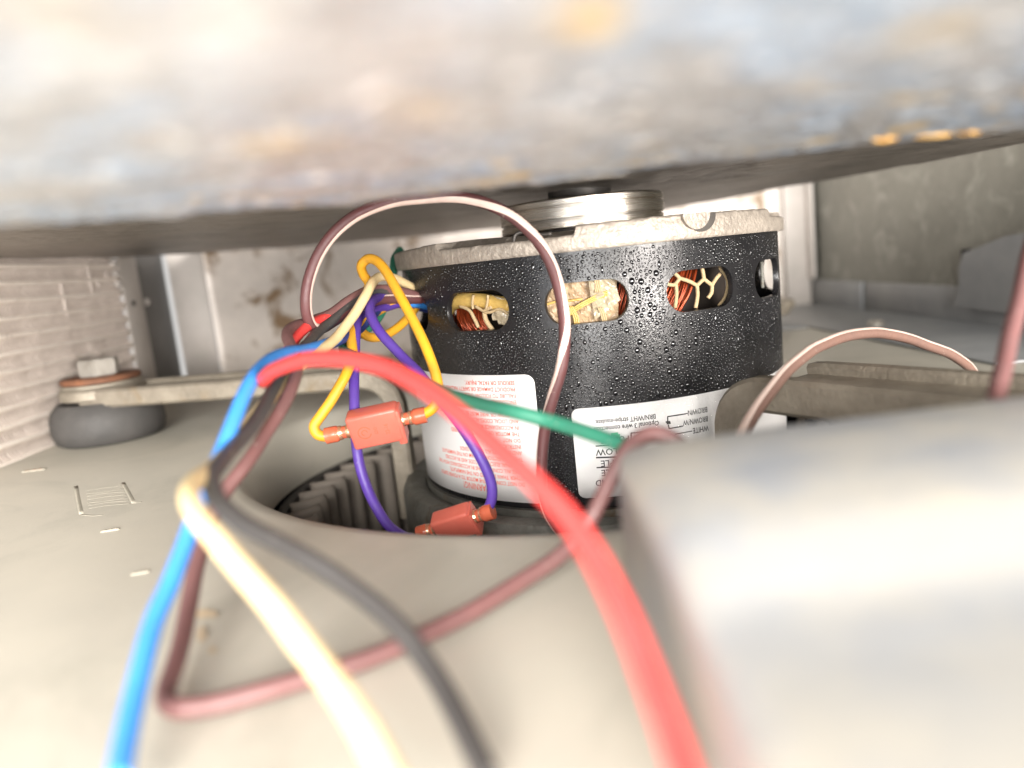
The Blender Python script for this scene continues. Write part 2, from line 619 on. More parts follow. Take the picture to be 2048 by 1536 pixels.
# drops hanging along the panel's lower edge
for (px, py, s) in ((1752, 284, 1.0), (1772, 282, .8), (1838, 273, .8), (1880, 268, .9), (1962, 266, 1.6), (1975, 264, 1.2), (1990, 262, 1.1), (2016, 260, 1.3), (2035, 258, 1.2), (420, 424, .5), (640, 410, .5)):
    d = ray(px, py)
    q = CAM + d * ((lip_z(px)) / d.z)
    R0 = 0.00062 * s
    prof = [(1.5, 1.2), (1.2, 0.5), (1.0, 0.0), (0.92, -0.5), (0.6, -0.95), (0.0, -1.2)]
    v, f = [], []
    for k in range(12):
        a = 2 * math.pi * k / 12
        for r, z in prof:
            v.append((q.x + R0 * r * math.cos(a), q.y + R0 * r * math.sin(a), q.z + R0 * z))
    for k in range(12):
        for i in range(5):
            f.append((k * 6 + i, k * 6 + i + 1, ((k + 1) % 12) * 6 + i + 1, ((k + 1) % 12) * 6 + i))
    from_data('water_drop', v, f, M['drop'], LIPO)
# yellow-orange strips along the right part of the edge
for (xa, xb) in ((1742, 1795), (1825, 1905), (1915, 1965)):
    pts = []
    for k in range(7):
        px = xa + (xb - xa) * k / 6
        py = 284 - (px - 1752) * 0.086 + 1.5 * math.sin(px)
        d = ray(px, py - 4)
        pts.append(CAM + d * ((lip_z(px) - 0.0002) / d.z))
    vv, ff = tube_data(catmull(pts, 5), lambda u: 0.00055 * math.sqrt(max(0.02, math.sin(math.pi * min(max(u, 0.02), 0.98)))), 8)
    from_data('edge_strip', vv, ff, M['edge_strip'], LIPO)

# ------------------------------------------------------------------ cabinet walls
def wall_strip(name, pts, z0, z1, mat, label, nz=24, amp=0.0012):
    path = catmull([Vector((x, y, 0)) for x, y in pts], 10)
    v, f = [], []
    for j in range(nz + 1):
        z = z0 + (z1 - z0) * j / nz
        for i, p in enumerate(path):
            a, b = path[max(i - 1, 0)], path[min(i + 1, len(path) - 1)]
            t = (b - a).normalized()
            nn = Vector((t.y, -t.x, 0))
            k = noise.noise(Vector((p.x, p.y, z)) * 14) * amp + noise.noise(Vector((p.x, p.y, z)) * 40) * amp * 0.3
            q = p + nn * k
            v.append((q.x, q.y, z))
    n = len(path)
    for j in range(nz):
        for i in range(n - 1):
            f.append((j * n + i, j * n + i + 1, (j + 1) * n + i + 1, (j + 1) * n + i))
    o = from_data(name, v, f, mat)
    md = o.modifiers.new('thickness', 'SOLIDIFY')
    md.thickness = 0.0012
    md.offset = 1
    tag(o, label, 'wall', kind='structure')
    return o


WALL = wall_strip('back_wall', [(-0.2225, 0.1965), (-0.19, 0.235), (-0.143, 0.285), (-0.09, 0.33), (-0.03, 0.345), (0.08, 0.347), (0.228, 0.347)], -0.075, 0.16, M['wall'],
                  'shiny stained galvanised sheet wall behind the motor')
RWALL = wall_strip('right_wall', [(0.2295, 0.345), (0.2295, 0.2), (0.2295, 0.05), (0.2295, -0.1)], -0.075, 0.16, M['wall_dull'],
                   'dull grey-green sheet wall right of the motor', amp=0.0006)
bm = bmesh.new()
add_box(bm, (0.2155, 0.336, 0.0), (0.0205, 0.004, 0.12), None, 0.001)
add_box(bm, (0.2245, 0.330, 0.012), (0.0035, 0.012, 0.1), None, 0.001)
from_bm('corner_post', bm, M['zinc'], WALL, True, 40)
# low flange strip along the right wall, in two pieces with a slot between
for y0, y1 in ((0.2475, 0.332), (0.06, 0.2415)):
    bm = bmesh.new()
    add_box(bm, (0.2272, (y0 + y1) / 2, -0.0495), (0.0026, y1 - y0, 0.0205), None, 0.0008)
    from_bm('flange_strip', bm, M['pan'], RWALL, True, 40)
# bent tab plate at the far right
bm = bmesh.new()
outline = [(-0.020, 0.1195), (-0.028, 0.1235), (-0.040, 0.1235), (-0.0495, 0.1285), (-0.0505, 0.085), (-0.051, 0.03), (-0.008, 0.03), (-0.012, 0.085)]
vs0 = [bm.verts.new((0.2215, y, z)) for z, y in outline]
vs1 = [bm.verts.new((0.2205, y, z)) for z, y in outline]
bm.faces.new(vs0)
bm.faces.new(vs1[::-1])
for i in range(len(outline)):
    j = (i + 1) % len(outline)
    bm.faces.new((vs0[i], vs0[j], vs1[j], vs1[i]))
bmesh.ops.recalc_face_normals(bm, faces=bm.faces)
from_bm('bent_tab', bm, M['pan'], RWALL, False)
bm = bmesh.new()
add_box(bm, (0.2255, 0.1245, -0.026), (0.003, 0.006, 0.016), None, 0.0005)
from_bm('dark_slot', bm, M['hole'], RWALL, True, 40)
# thin grey sheets over the right and far parts of the deck
bm = bmesh.new()
add_box(bm, (0.1925, 0.165, ZF + 0.0008), (0.066, 0.33, 0.0012), None, 0.0004)
from_bm('grey_sheet', bm, M['pan'], DECK, True, 40)
bm = bmesh.new()
add_box(bm, (0.08, 0.255, ZF + 0.0008), (0.158, 0.15, 0.0012), None, 0.0004)
from_bm('grey_sheet', bm, M['pan'], DECK, True, 40)
# screw on the deck near the right wall
scr = empty('deck_screw')
q = fd(1752, 655)
lathe('head', [(0.0, ZF + 0.0045), (0.003, ZF + 0.0045), (0.0046, ZF + 0.003), (0.005, ZF + 0.001), (0.007, ZF + 0.0008), (0.0075, ZF + 0.0002)], M['bolt'], scr, (q.x, q.y), 20)
tag(scr, 'small screw head on the grey deck right of the motor', 'screw')

# ------------------------------------------------------------------ condenser coil on the left
coil = empty('condenser_coil')
tag(coil, 'finned aluminium condenser coil standing at the left edge', 'coil')
XC = -0.2435
PZ = 0.0074
v, f = [], []
NZ = 120
yy = -0.06
rng = random.Random(3)
while yy < 0.131:
    base = len(v)
    tilt = rng.uniform(-0.00025, 0.00025)
    for j in range(NZ + 1):
        z = ZF + (0.0295 - ZF) * j / NZ
        ph = (z - ZF) / PZ * 2 * math.pi
        x = XC - 0.0024 * (0.5 - 0.5 * math.cos(ph)) + 0.0005 * noise.noise(Vector((yy * 90, z * 130, 1))) + rng.uniform(-0.00008, 0.00008)
        dy = tilt + 0.00035 * noise.noise(Vector((yy * 60, z * 50, 3))) + 0.00012 * math.sin(ph)
        v += [(x, yy + dy, z), (x, yy + dy + 0.0009, z), (x - 0.012, yy + 0.0002, z)]
    for j in range(NZ):
        a = base + 3 * j
        f += [(a, a + 1, a + 4, a + 3), (a + 1, a + 2, a + 5, a + 4), (a, a + 3, a + 5, a + 2)]
    yy += 0.0023
o = from_data('fins', v, f, M['fin'], coil, False)
o['kind'] = 'stuff'
for k in range(12):
    z = ZF + PZ * k
    path = catmull([Vector((XC - 0.0010 + 0.0006 * noise.noise(Vector((yq * 30, k, 0))), yq, z + 0.0006 * noise.noise(Vector((yq * 40, k, 4))))) for yq in [-0.06 + 0.0191 * q for q in range(11)]], 4)
    vv, ff = tube_data(path, 0.0012, 10)
    from_data('tube', vv, ff, M['tube'], coil)
# crushed fins / stamped joints
for (y, z0, z1) in ((0.075, -0.003, 0.013), (0.101, 0.006, 0.024), (0.108, 0.010, 0.016), (0.118, 0.013, 0.019)):
    bm = bmesh.new()
    add_box(bm, (XC - 0.0006, y, (z0 + z1) / 2), (0.0012, 0.0022, z1 - z0), None, 0.0005)
    from_bm('bent_fin', bm, M['fin'], coil)
for k, (y, z) in enumerate([(0.126, 0.0275), (0.127, 0.0225), (0.1275, 0.017), (0.128, 0.0115)]):
    bm = bmesh.new()
    bmesh.ops.create_uvsphere(bm, u_segments=12, v_segments=8, radius=1, matrix=Matrix.Translation((XC - 0.0004, y, z)) @ Matrix.Diagonal((0.0022, 0.0033, 0.0023, 1)))
    from_bm('return_bend', bm, M['zinc'], coil)
bm = bmesh.new()
add_box(bm, (XC - 0.0195, 0.135, -0.014), (0.012, 0.0075, 0.09), None, 0.0002)
from_bm('backing', bm, M['zinc_dark'], coil, True, 40)
# end plate: two light flanges with a dark channel between
frame = empty('coil_end_frame')
tag(frame, 'upright zinc channel with a small hole beside the finned coil', 'channel')
bm = bmesh.new()
add_box(bm, (XC - 0.0005, 0.1415, -0.014), (0.0016, 0.0205, 0.091), None, 0.0005)
from_bm('front_flange', bm, M['zinc'], frame, True, 40)
bm = bmesh.new()
add_box(bm, (XC - 0.0030, 0.1715, -0.014), (0.0016, 0.0405, 0.091), None, 0.0005)
from_bm('channel_web', bm, M['zinc_dark'], frame, True, 40)
bm = bmesh.new()
add_box(bm, (-0.2325, 0.1935, -0.014), (0.0215, 0.0016, 0.091), Matrix.Rotation(math.radians(6), 3, 'Z'), 0.0005)
from_bm('rear_flange', bm, M['zinc'], frame, True, 40)
bm = bmesh.new()
bmesh.ops.create_cone(bm, cap_ends=True, segments=20, radius1=0.0016, radius2=0.0016, depth=0.0008, matrix=Matrix.Translation((XC + 0.0005, 0.1395, 0.0)) @ Matrix.Rotation(math.pi / 2, 4, 'Y'))
from_bm('screw_hole', bm, M['hole'], frame, True, 40)
bm = bmesh.new()
bmesh.ops.create_uvsphere(bm, u_segments=12, v_segments=8, radius=0.0022, matrix=Matrix.Translation((XC - 0.002, 0.160, 0.0)))
from_bm('rivet', bm, M['zinc'], frame)

# ------------------------------------------------------------------ blower wheel in the opening
wheel = empty('squirrel_cage_blower')
tag(wheel, 'dusty bladed blower wheel seen down in the deck opening', 'blower wheel')
lathe('end_ring', [(0.1195, -0.0845), (0.121, -0.084), (0.1235, -0.0845), (0.1235, -0.087), (0.1195, -0.087), (0.1195, -0.0845)], M['black_ring'], wheel, seg=120)
lathe('back_plate', [(0.02, -0.20), (0.121, -0.20), (0.121, -0.203)], M['black_ring'], wheel, seg=72)
NB_ = 54
bv, bf = [], []
cs = 7
for j, z in enumerate((-0.0835, -0.086, -0.20)):
    for i in range(cs + 1):
        s = i / cs
        r = 0.1065 + 0.0125 * s * s + (0.0 if j else 0.001 * (1 - s))
        a = 0.088 * s
        bv.append((r * math.cos(a), r * math.sin(a), z))
n = cs + 1
for j in range(2):
    for i in range(cs):
        bf.append((j * n + i, j * n + i + 1, (j + 1) * n + i + 1, (j + 1) * n + i))
blade_me = bpy.data.meshes.new('blade')
blade_me.from_pydata(bv, [], bf)
blade_me.materials.append(M['blade'])
for p in blade_me.polygons:
    p.use_smooth = True
for k in range(NB_):
    o = bpy.data.objects.new('blade', blade_me)
    COL.objects.link(o)
    o.parent = wheel
    o.rotation_euler.z = 2 * math.pi * k / NB_
    md = o.modifiers.new('thickness', 'SOLIDIFY')
    md.thickness = 0.0012
wheel.location = (-0.0055, 0.0015, 0)
# wall of the housing below the deck
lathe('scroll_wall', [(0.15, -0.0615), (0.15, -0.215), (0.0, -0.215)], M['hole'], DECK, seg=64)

# ------------------------------------------------------------------ motor
RM = 0.07
motor = empty('blower_motor')
tag(motor, 'black wet fan motor with oval vents, two labels and silver end cap', 'motor')
ZT, ZS, ZB = 0.0016, -0.0275, -0.0775
slot_c = [math.radians(-37 + 29.7 * k) for k in range(-4, 9)][:12]


def band():
    v, f = [], []
    hw, hh = math.radians(10.25), 0.0062
    zc = -0.0135
    N = 72
    rings = 14
    sec = 2 * math.pi / 12
    for c in range(12):
        tc = math.radians(-37 + 30 * c)
        base = len(v)
        # capsule outline and square outline sampled by the same angle
        aw = hw * RM
        out_in, out_out = [], []
        for k in range(N):
            a = 2 * math.pi * k / N
            ca, sa = math.cos(a), math.sin(a)
            # capsule (rounded box) radius along direction (ca,sa)
            L = aw - hh * 0.92
            lo, hi = 0.0, 0.03
            for _ in range(26):
                mid = (lo + hi) / 2
                x, z = abs(mid * ca), abs(mid * sa)
                dx = max(x - L, 0)
                dd = math.hypot(dx / (hh * 0.92), z / hh) if x > L else z / hh
                if dd < 1:
                    lo = mid
                else:
                    hi = mid
            out_in.append((lo * ca, lo * sa))
            sw = sec * RM / 2
            top, bot = ZT - zc, zc + 0.0765
            s = min(sw / abs(ca) if abs(ca) > 1e-9 else 9, (top / sa) if sa > 1e-9 else 9, (bot / -sa) if sa < -1e-9 else 9)
            out_out.append((s * ca, s * sa))
        for cx_, cz_ in ((sw, top), (-sw, top), (sw, -bot), (-sw, -bot)):
            kk = min(range(N), key=lambda i: (out_out[i][0] - cx_) ** 2 + (out_out[i][1] - cz_) ** 2)
            out_out[kk] = (cx_, cz_)
        for r in range(rings + 1):
            q = r / rings
            for k in range(N):
                x = out_in[k][0] * (1 - q) + out_out[k][0] * q
                z = out_in[k][1] * (1 - q) + out_out[k][1] * q
                v.append(cylp(tc + x / RM, zc + z, RM))
        wall = len(v)
        for dep, sh in ((0.0004, 0.985), (0.0018, 0.98)):
            for k in range(N):
                v.append(cylp(tc + out_in[k][0] * sh / RM, zc + out_in[k][1] * sh, RM - dep))
        for k in range(N):
            k2 = (k + 1) % N
            f.append((base + k2, base + k, wall + k, wall + k2))
            f.append((wall + k2, wall + k, wall + N + k, wall + N + k2))
        for r in range(rings):
            for k in range(N):
                k2 = (k + 1) % N
                f.append((base + r * N + k, base + r * N + k2, base + (r + 1) * N + k2, base + (r + 1) * N + k))
    # rolled bottom edge
    base = len(v)
    NT = 180
    zs = [(-0.0765, RM - 0.00001), (-0.0771, RM - 0.0003), (-0.0775, RM - 0.0012)]
    for z, r in zs:
        for k in range(NT):
            v.append(cylp(2 * math.pi * k / NT, z, r))
    for j in range(len(zs) - 1):
        for k in range(NT):
            k2 = (k + 1) % NT
            f.append((base + j * NT + k, base + j * NT + k2, base + (j + 1) * NT + k2, base + (j + 1) * NT + k))
    bm = bmesh.new()
    bv_ = [bm.verts.new(p) for p in v]
    for ff in f:
        bm.faces.new([bv_[i] for i in ff])
    bmesh.ops.remove_doubles(bm, verts=bm.verts, dist=1e-5)
    bmesh.ops.recalc_face_normals(bm, faces=bm.faces)
    return from_bm('band', bm, M['band'], motor, True, 40)


band()


# --- cast end cap with uneven rim
CAPP = [(-180, .0080), (-80, .0080), (-69, .0080), (-55, .0083), (-47, .0087), (-46, .0066), (-30, .0064), (-19, .0062), (-8.6, .0064), (-8.0, .0090), (12, .0091), (26, .0089), (42, .0088), (49.3, .0088), (49.8, .0068), (58, .0063), (80, .0063), (81, .0085), (180, .0080)]


def cap_top(deg):
    for (a, z0), (b, z1) in zip(CAPP, CAPP[1:]):
        if a <= deg <= b:
            return z0 + (z1 - z0) * (deg - a) / (b - a)
    return .008


def end_cap():
    NT = 720
    v, f = [], []
    cols = 13
    for k in range(NT):
        deg = -180 + 360 * k / NT
        th = math.radians(deg)
        zt = cap_top(deg) + 0.00022 * noise.noise(Vector((deg * .35, 0, 0))) + 0.00012 * noise.noise(Vector((deg * 1.3, 3, 0)))
        ro = 0.0721
        prof = [(RM - 0.002, 0.0017), (ro - 0.0004, 0.0016), (ro, 0.0021), (ro, 0.0034), (ro, 0.0046), (ro - 0.00003, zt - 0.0008), (ro - 0.0002, zt - 0.0003), (ro - 0.0007, zt),
                (0.066, zt + 0.0001), (0.0635, 0.0083 + 0.0005 * math.sin(th * 6)), (0.055, 0.0078), (0.045, 0.0086), (0.03, 0.0088)]
        for r, z in prof:
            q = cylp(th, z, r)
            if r > 0.06:
                q += q.normalized() * 0.00016 * noise.noise(q * 700)
            v.append(q)
    for k in range(NT):
        k2 = (k + 1) % NT
        for i in range(cols - 1):
            f.append((k * cols + i, k2 * cols + i, k2 * cols + i + 1, k * cols + i + 1))
    return from_data('end_cap', v, f, M['cast'], motor, True, 45)


cap = end_cap()


def disc_on_cyl(name, deg, z, rad, r, thick, mat, parent, a0=0, a1=360, sq=1.0):
    bm = bmesh.new()
    c = cylp(math.radians(deg), z, r)
    nrm = Vector((c.x, c.y, 0)).normalized()
    tx = Vector((-nrm.y, nrm.x, 0))
    ring0, ring1 = [], []
    for k in range(33):
        a = math.radians(a0 + (a1 - a0) * k / 32)
        off = tx * math.cos(a) * rad + Vector((0, 0, 1)) * math.sin(a) * rad * sq
        ring0.append(bm.verts.new(c + off - nrm * 0.001))
        ring1.append(bm.verts.new(c + off * 0.97 + nrm * thick))
    bm.faces.new(ring1)
    for k in range(32):
        bm.faces.new((ring0[k], ring0[k + 1], ring1[k + 1], ring1[k]))
    bmesh.ops.recalc_face_normals(bm, faces=bm.faces)
    return from_bm(name, bm, mat, parent, True, 40)


# half-round lug over a dark crescent disc
disc_on_cyl('lug_crescent', 22.3, 0.0086, 0.0053, 0.0716, 0.0010, M['steel_dark'], cap, 180, 360, 1.0)
disc_on_cyl('half_round_lug', 20.6, 0.0090, 0.0049, 0.0719, 0.0013, M['cast'], cap, 180, 360, 1.0)
# small clip on the cap
clip = catmull([cylp(math.radians(-23.5), 0.0062, 0.0705), cylp(math.radians(-23), 0.0082, 0.070), cylp(math.radians(-21), 0.0088, 0.0695), cylp(math.radians(-18), 0.0076, 0.0695), cylp(math.radians(-14), 0.0074, 0.0695)], 6)
vv, ff = tube_data(clip, 0.0006, 8)
from_data('wire_clip', vv, ff, M['steel_dark'], cap)
# turned hub above the cap
lathe('hub', [(0.0, 0.0098), (0.0302, 0.0098), (0.0308, 0.0104), (0.0308, 0.0126), (0.0302, 0.0129), (0.0302, 0.0133), (0.0309, 0.0136), (0.0309, 0.0172), (0.0303, 0.01745), (0.0303, 0.0178), (0.0309, 0.0181), (0.0309, 0.0199), (0.0300, 0.0206), (0.0, 0.0206)], M['steel'], motor, seg=160, angle=30)
lathe('hub_base', [(0.0, 0.0075), (0.0285, 0.0075), (0.0285, 0.0099), (0.0, 0.0099)], M['steel_dark'], motor, seg=96)
lathe('shaft', [(0.0, 0.0335), (0.012, 0.0335), (0.012, 0.0205), (0.0, 0.0205)], M['steel_dark'], motor, seg=48)
# lower end bell
lathe('lower_end_bell', [(0.02, -0.1), (0.05, -0.1), (0.066, -0.094), (0.0705, -0.088), (0.0705, -0.0776), (0.066, -0.0776)], M['collar'], motor, seg=120)

# --- windings behind the vents
lathe('stator_core', [(0.0, 0.000), (0.050, 0.000), (0.0515, -0.004), (0.0515, -0.06), (0.0, -0.06)], M['core'], motor, seg=72)


def copper_bundle(deg0, deg1, z0, z1, r, nw, slope, seed, rw=0.00032):
    rg = random.Random(seed)
    v, f = [], []
    for i in range(nw):
        s = i / (nw - 1)
        d0 = deg0 + (deg1 - deg0) * s
        pts = []
        rr = r + rg.uniform(-0.0011, 0.0011)
        for q in range(6):
            t = q / 5
            z = z0 + (z1 - z0) * t
            d = d0 + slope * t + rg.uniform(-0.35, 0.35)
            pts.append(cylp(math.radians(d), z, rr + 0.0016 * math.sin(math.pi * t)))
        path = catmull(pts, 3)
        a, b = tube_data(path, rw, 6)
        o_ = len(v)
        v += a
        f += [tuple(o_ + x for x in ff) for ff in b]
    return v, f


v, f = [], []
for args in ((-46, -36, -0.022, -0.012, 0.0628, 34, -4, 1), (-1.5, 4.5, -0.022, -0.005, 0.0615, 12, 5, 2), (-2, 4, -0.022, -0.005, 0.060, 10, -6, 12), (9, 19, -0.0225, -0.005, 0.0615, 30, 9, 3), (9, 20, -0.0225, -0.005, 0.0595, 28, 4, 4),
             (-70, -50, -0.022, -0.005, 0.0595, 24, 4, 6)):
    a, b = copper_bundle(*args)
    o_ = len(v)
    v += a
    f += [tuple(o_ + x for x in ff) for ff in b]
cu = from_data('copper_winding', v, f, M['copper'], motor)
cu['kind'] = 'stuff'


def vent_path(pxs, r):
    pts = []
    for q in pxs:
        rr = q[2] if len(q) > 2 else r
        th, z = hit_cyl(q[0], q[1], rr)
        pts.append(cylp(th, z, rr))
    return catmull(pts, 6)


def cord(pxs, r, rad, mat, name='lacing_cord'):
    vv, ff = tube_data(vent_path(pxs, r), rad, 8)
    return from_data(name, vv, ff, mat, motor)


# right vent: net of lacing cord over copper
for pxs in ([(1347, 545), (1358, 556), (1352, 567)], [(1329, 567), (1345, 570), (1352, 567)], [(1358, 556), (1377, 562), (1394, 571)], [(1352, 567), (1353, 590), (1350, 616)], [(1394, 571), (1395, 592), (1391, 616)],
            [(1394, 571), (1402, 563), (1408, 558)], [(1408, 558), (1406, 545), (1403, 530)], [(1408, 558), (1418, 566), (1424, 570)], [(1424, 570), (1433, 556), (1440, 548)], [(1424, 570), (1423, 585), (1416, 596)],
            [(1440, 535), (1455, 560), (1452, 590), (1438, 612)]):
    cord(pxs, 0.0655, 0.00062, M['lacing'])
# left vent: varnished sleeve with ties, cord tails, film
cord([(893, 622), (905, 606), (930, 601), (962, 602), (990, 606), (1024, 612)], 0.0645, 0.0026, M['sleeve'], 'sleeve')
cord([(947, 590), (945, 604), (946, 618)], 0.0672, 0.00045, M['lacing'])
cord([(976, 590), (975, 604), (972, 618)], 0.0672, 0.00045, M['lacing'])
cord([(920, 612), (938, 620), (950, 640), (957, 655)], 0.0662, 0.0006, M['lacing'])
cord([(985, 612), (970, 622), (972, 640), (985, 660)], 0.0662, 0.0008, M['lacing'])
cord([(950, 612), (975, 625), (1000, 618), (1016, 628)], 0.0668, 0.0005, M['lacing'])


def patch(name, pxs, r, mat, amp=0.0006, parent=None, nu=28, nv=16):
    (x0, y0), (x1, y1), (x2, y2), (x3, y3) = pxs
    v, f = [], []
    for j in range(nv + 1):
        b = j / nv
        for i in range(nu + 1):
            a = i / nu
            x = (x0 * (1 - a) + x1 * a) * (1 - b) + (x3 * (1 - a) + x2 * a) * b
            y = (y0 * (1 - a) + y1 * a) * (1 - b) + (y3 * (1 - a) + y2 * a) * b
            th, z = hit_cyl(x, y, r)
            k = noise.noise(Vector((x, y, 0)) * 0.055) * amp + abs(noise.noise(Vector((x, y, 5)) * 0.12)) * amp * 0.7
            v.append(cylp(th, z, r + k))
    for j in range(nv):
        for i in range(nu):
            f.append((j * (nu + 1) + i, j * (nu + 1) + i + 1, (j + 1) * (nu + 1) + i + 1, (j + 1) * (nu + 1) + i))
    o = from_data(name, v, f, mat, parent or motor, False)
    md = o.modifiers.new('thickness', 'SOLIDIFY')
    md.thickness = 0.0003
    return o


patch('film_wrap', [(985, 590), (1022, 600), (1018, 640), (985, 640)], 0.0653, M['film'], 0.0012, nu=10, nv=8)
patch('film_wrap', [(995, 600), (1024, 615), (1015, 650), (996, 648)], 0.066, M['film'], 0.0012, nu=8, nv=8)
# middle vent: paper wrap with ties
patch('paper_wrap', [(1070, 545), (1232, 545), (1238, 660), (1075, 662)], 0.0648, M['paper'], 0.0011, nu=40, nv=24)
patch('film_wrap', [(1175, 552), (1226, 556), (1240, 600), (1190, 640)], 0.0662, M['film'], 0.0012, nu=14, nv=12)
for dx in (0, 4, 8):
    cord([(1186 + dx, 552), (1192 + dx, 570), (1190 + dx, 585)], 0.0672, 0.0003, M['lacing'])
    cord([(1196 + dx, 615), (1202 + dx, 628), (1206 + dx, 645)], 0.0672, 0.0003, M['lacing'])
    cord([(1130, 640 - dx), (1150, 622 - dx), (1190, 600 - dx), (1215, 590 - dx)], 0.0668, 0.0003, M['sleeve'])
    cord([(1136 + dx, 612), (1146 + dx, 630), (1150 + dx, 648)], 0.0668, 0.0003, M['sleeve'])
cord([(1090, 610), (1110, 604), (1135, 602), (1165, 598)], 0.0664, 0.0004, M['sleeve'])
# light panel seen through the far right vent
bm = bmesh.new()
q = cylp(math.radians(57), -0.0125, 0.066)
add_box(bm, q, (0.0012, 0.001, 0.009), Matrix.Rotation(math.radians(50), 3, 'Z'), 0.0003)
from_bm('lamination_edge', bm, M['collar'], motor)


# --- labels
def sticker(name, d0, d1, z0, z1, rc, r, mat):
    a0, a1 = math.radians(d0), math.radians(d1)
    Wd = (a1 - a0) * RM
    us = [0, .1, .25, .45, .7, 1.0]
    xs = [rc * (1 - math.cos(u * math.pi / 2)) for u in us]
    xs = xs + [rc + (Wd - 2 * rc) * i / 40 for i in range(1, 40)] + [Wd - x for x in xs[::-1]]
    v, f = [], []
    for x in xs:
        e = min(x, Wd - x)
        cut = rc - math.sqrt(max(rc * rc - (rc - e) ** 2, 0)) if e < rc else 0
        for j in range(5):
            z = (z1 + cut) + (z0 - z1 - 2 * cut) * j / 4
            v.append(cylp(a0 + x / RM, z, r))
    for i in range(len(xs) - 1):
        for j in range(4):
            f.append((i * 5 + j, (i + 1) * 5 + j, (i + 1) * 5 + j + 1, i * 5 + j + 1))
    o = from_data(name, v, f, mat, motor)
    md = o.modifiers.new('thickness', 'SOLIDIFY')
    md.thickness = 0.00012
    md.offset = 1
    return o


RL = RM + 0.00012
lab1 = sticker('warning_label', -78.5, -21.8, -0.0338, -0.0752, 0.003, RL, M['label'])
lab1['label'] = 'white label with upside-down red warning text'
lab2 = sticker('wiring_label', -13.2, 66, -0.0452, -0.0735, 0.0022, RL, M['label'])
lab2['label'] = 'white label with upside-down black wiring diagram'


def text_mesh(s, size, xs=1.0, bold=0.0):
    cu_ = bpy.data.curves.new('t', 'FONT')
    cu_.body = s
    cu_.size = 1.0
    cu_.offset = bold
    cu_.resolution_u = 2
    ob = bpy.data.objects.new('t', cu_)
    COL.objects.link(ob)
    dg = bpy.context.evaluated_depsgraph_get()
    me = bpy.data.meshes.new_from_object(ob.evaluated_get(dg))
    v = [Vector((p.co.x * size * xs, p.co.y * size, 0)) for p in me.vertices]
    f = [tuple(p.vertices) for p in me.polygons]
    bpy.data.objects.remove(ob)
    bpy.data.curves.remove(cu_)
    bpy.data.meshes.remove(me)
    return v, f


def lettering(name, lines, mat, parent, r, rot=0.0):
    """lines: (string, theta_start deg, z baseline, size, xscale, width cap, bold); reads upside down"""
    V, Fc = [], []
    for s, deg, z, size, xs, maxw, bold in lines:
        v, f = text_mesh(s, size, xs, bold)
        if not v:
            continue
        w_ = max(p.x for p in v)
        k = min(1.0, maxw / w_) if maxw else 1.0
        o_ = len(V)
        for p in v:
            V.append(cylp(math.radians(deg) - p.x * k / RM, z - p.y, r))
        Fc += [tuple(o_ + i for i in ff) for ff in f]
    return from_data(name, V, Fc, mat, parent, False)


L1 = ['SERIOUS OR FATAL INJURY.', 'PRODUCT DAMAGE OR SAFETY HAZARD OR', 'FAILURE TO FOLLOW THESE INSTRUCTIONS MAY', 'ENCLOSURE.', 'IN A BOX', 'WINDOW OR WIRE MUST BE ELECTRICAL', 'AND LOCAL CODES ACCORDING TO', 'IN ACCORDANCE MUST BE PROPERLY', 'THE MOTOR OR OTHER THAN SPECIFIED', 'DO NOT', 'INSTRUCTIONS.', 'AND INSULATE ALL UNUSED LEADS', 'THE CONNECTION DIAGRAM ON THE NAMEPLATE', 'NATIONAL ELECTRICAL CODE AND IN ACCORD', 'MAKE ALL CONNECTIONS IN ACCORDANCE WITH THE', 'OTHER THAN SPECIFIED ON THE NAMEPLATE.', 'DO NOT CONNECT THE MOTOR TO A POWER SUPPLY']
lines = []
for i, s in enumerate(L1):
    lines.append((s, -27.2, -0.0357 - 0.00205 * i, 0.00185, 0.86, 0.0, 0.012))
lines.append(('WARNING!', -37.5, -0.0705, 0.0031, 0.86, 0, 0.0))
RT_ = RL + 0.00018
lettering('lettering', lines, M['ink_red'], lab1, RT_)


def tstart(px, py):
    th, z = hit_cyl(px, py, RL)
    return math.degrees(th), z


lines = []
for s, a, b, size, bold in (('BROWN', (1414, 812), (1375, 822), 0.0024, 0.014), ('BROWN/W', (1415, 830), (1365, 843), 0.0024, 0.014), ('WHITE', (1416, 849), (1385, 858), 0.0024, 0.014),
                            ('BRN/WHT stripe-insulate.', (1311, 826), (1189, 842), 0.0021, 0.02), ('Optional 3 wire connection', (1317, 839), (1188, 856), 0.0021, 0.02),
                            ('PURPLE', (1258, 870), (1183, 878), 0.0026, 0.012), ('YELLOW', (1264, 892), (1186, 900), 0.0028, 0.012), ('PURPLE', (1262, 915), (1187, 923), 0.0028, 0.012), ('PURPLE', (1263, 934), (1190, 941), 0.0028, 0.012), ('GND', (1228, 957), (1191, 961), 0.0028, 0.012)):
    d0, z0 = tstart(*a)
    d1, z1 = tstart(*b)
    wd = math.radians(d0 - d1) * RM
    lines.append((s, d0, (z0 + z1) / 2, size, 1.0, wd, bold))
lettering('lettering', lines, M['ink_black'], lab2, RT_)


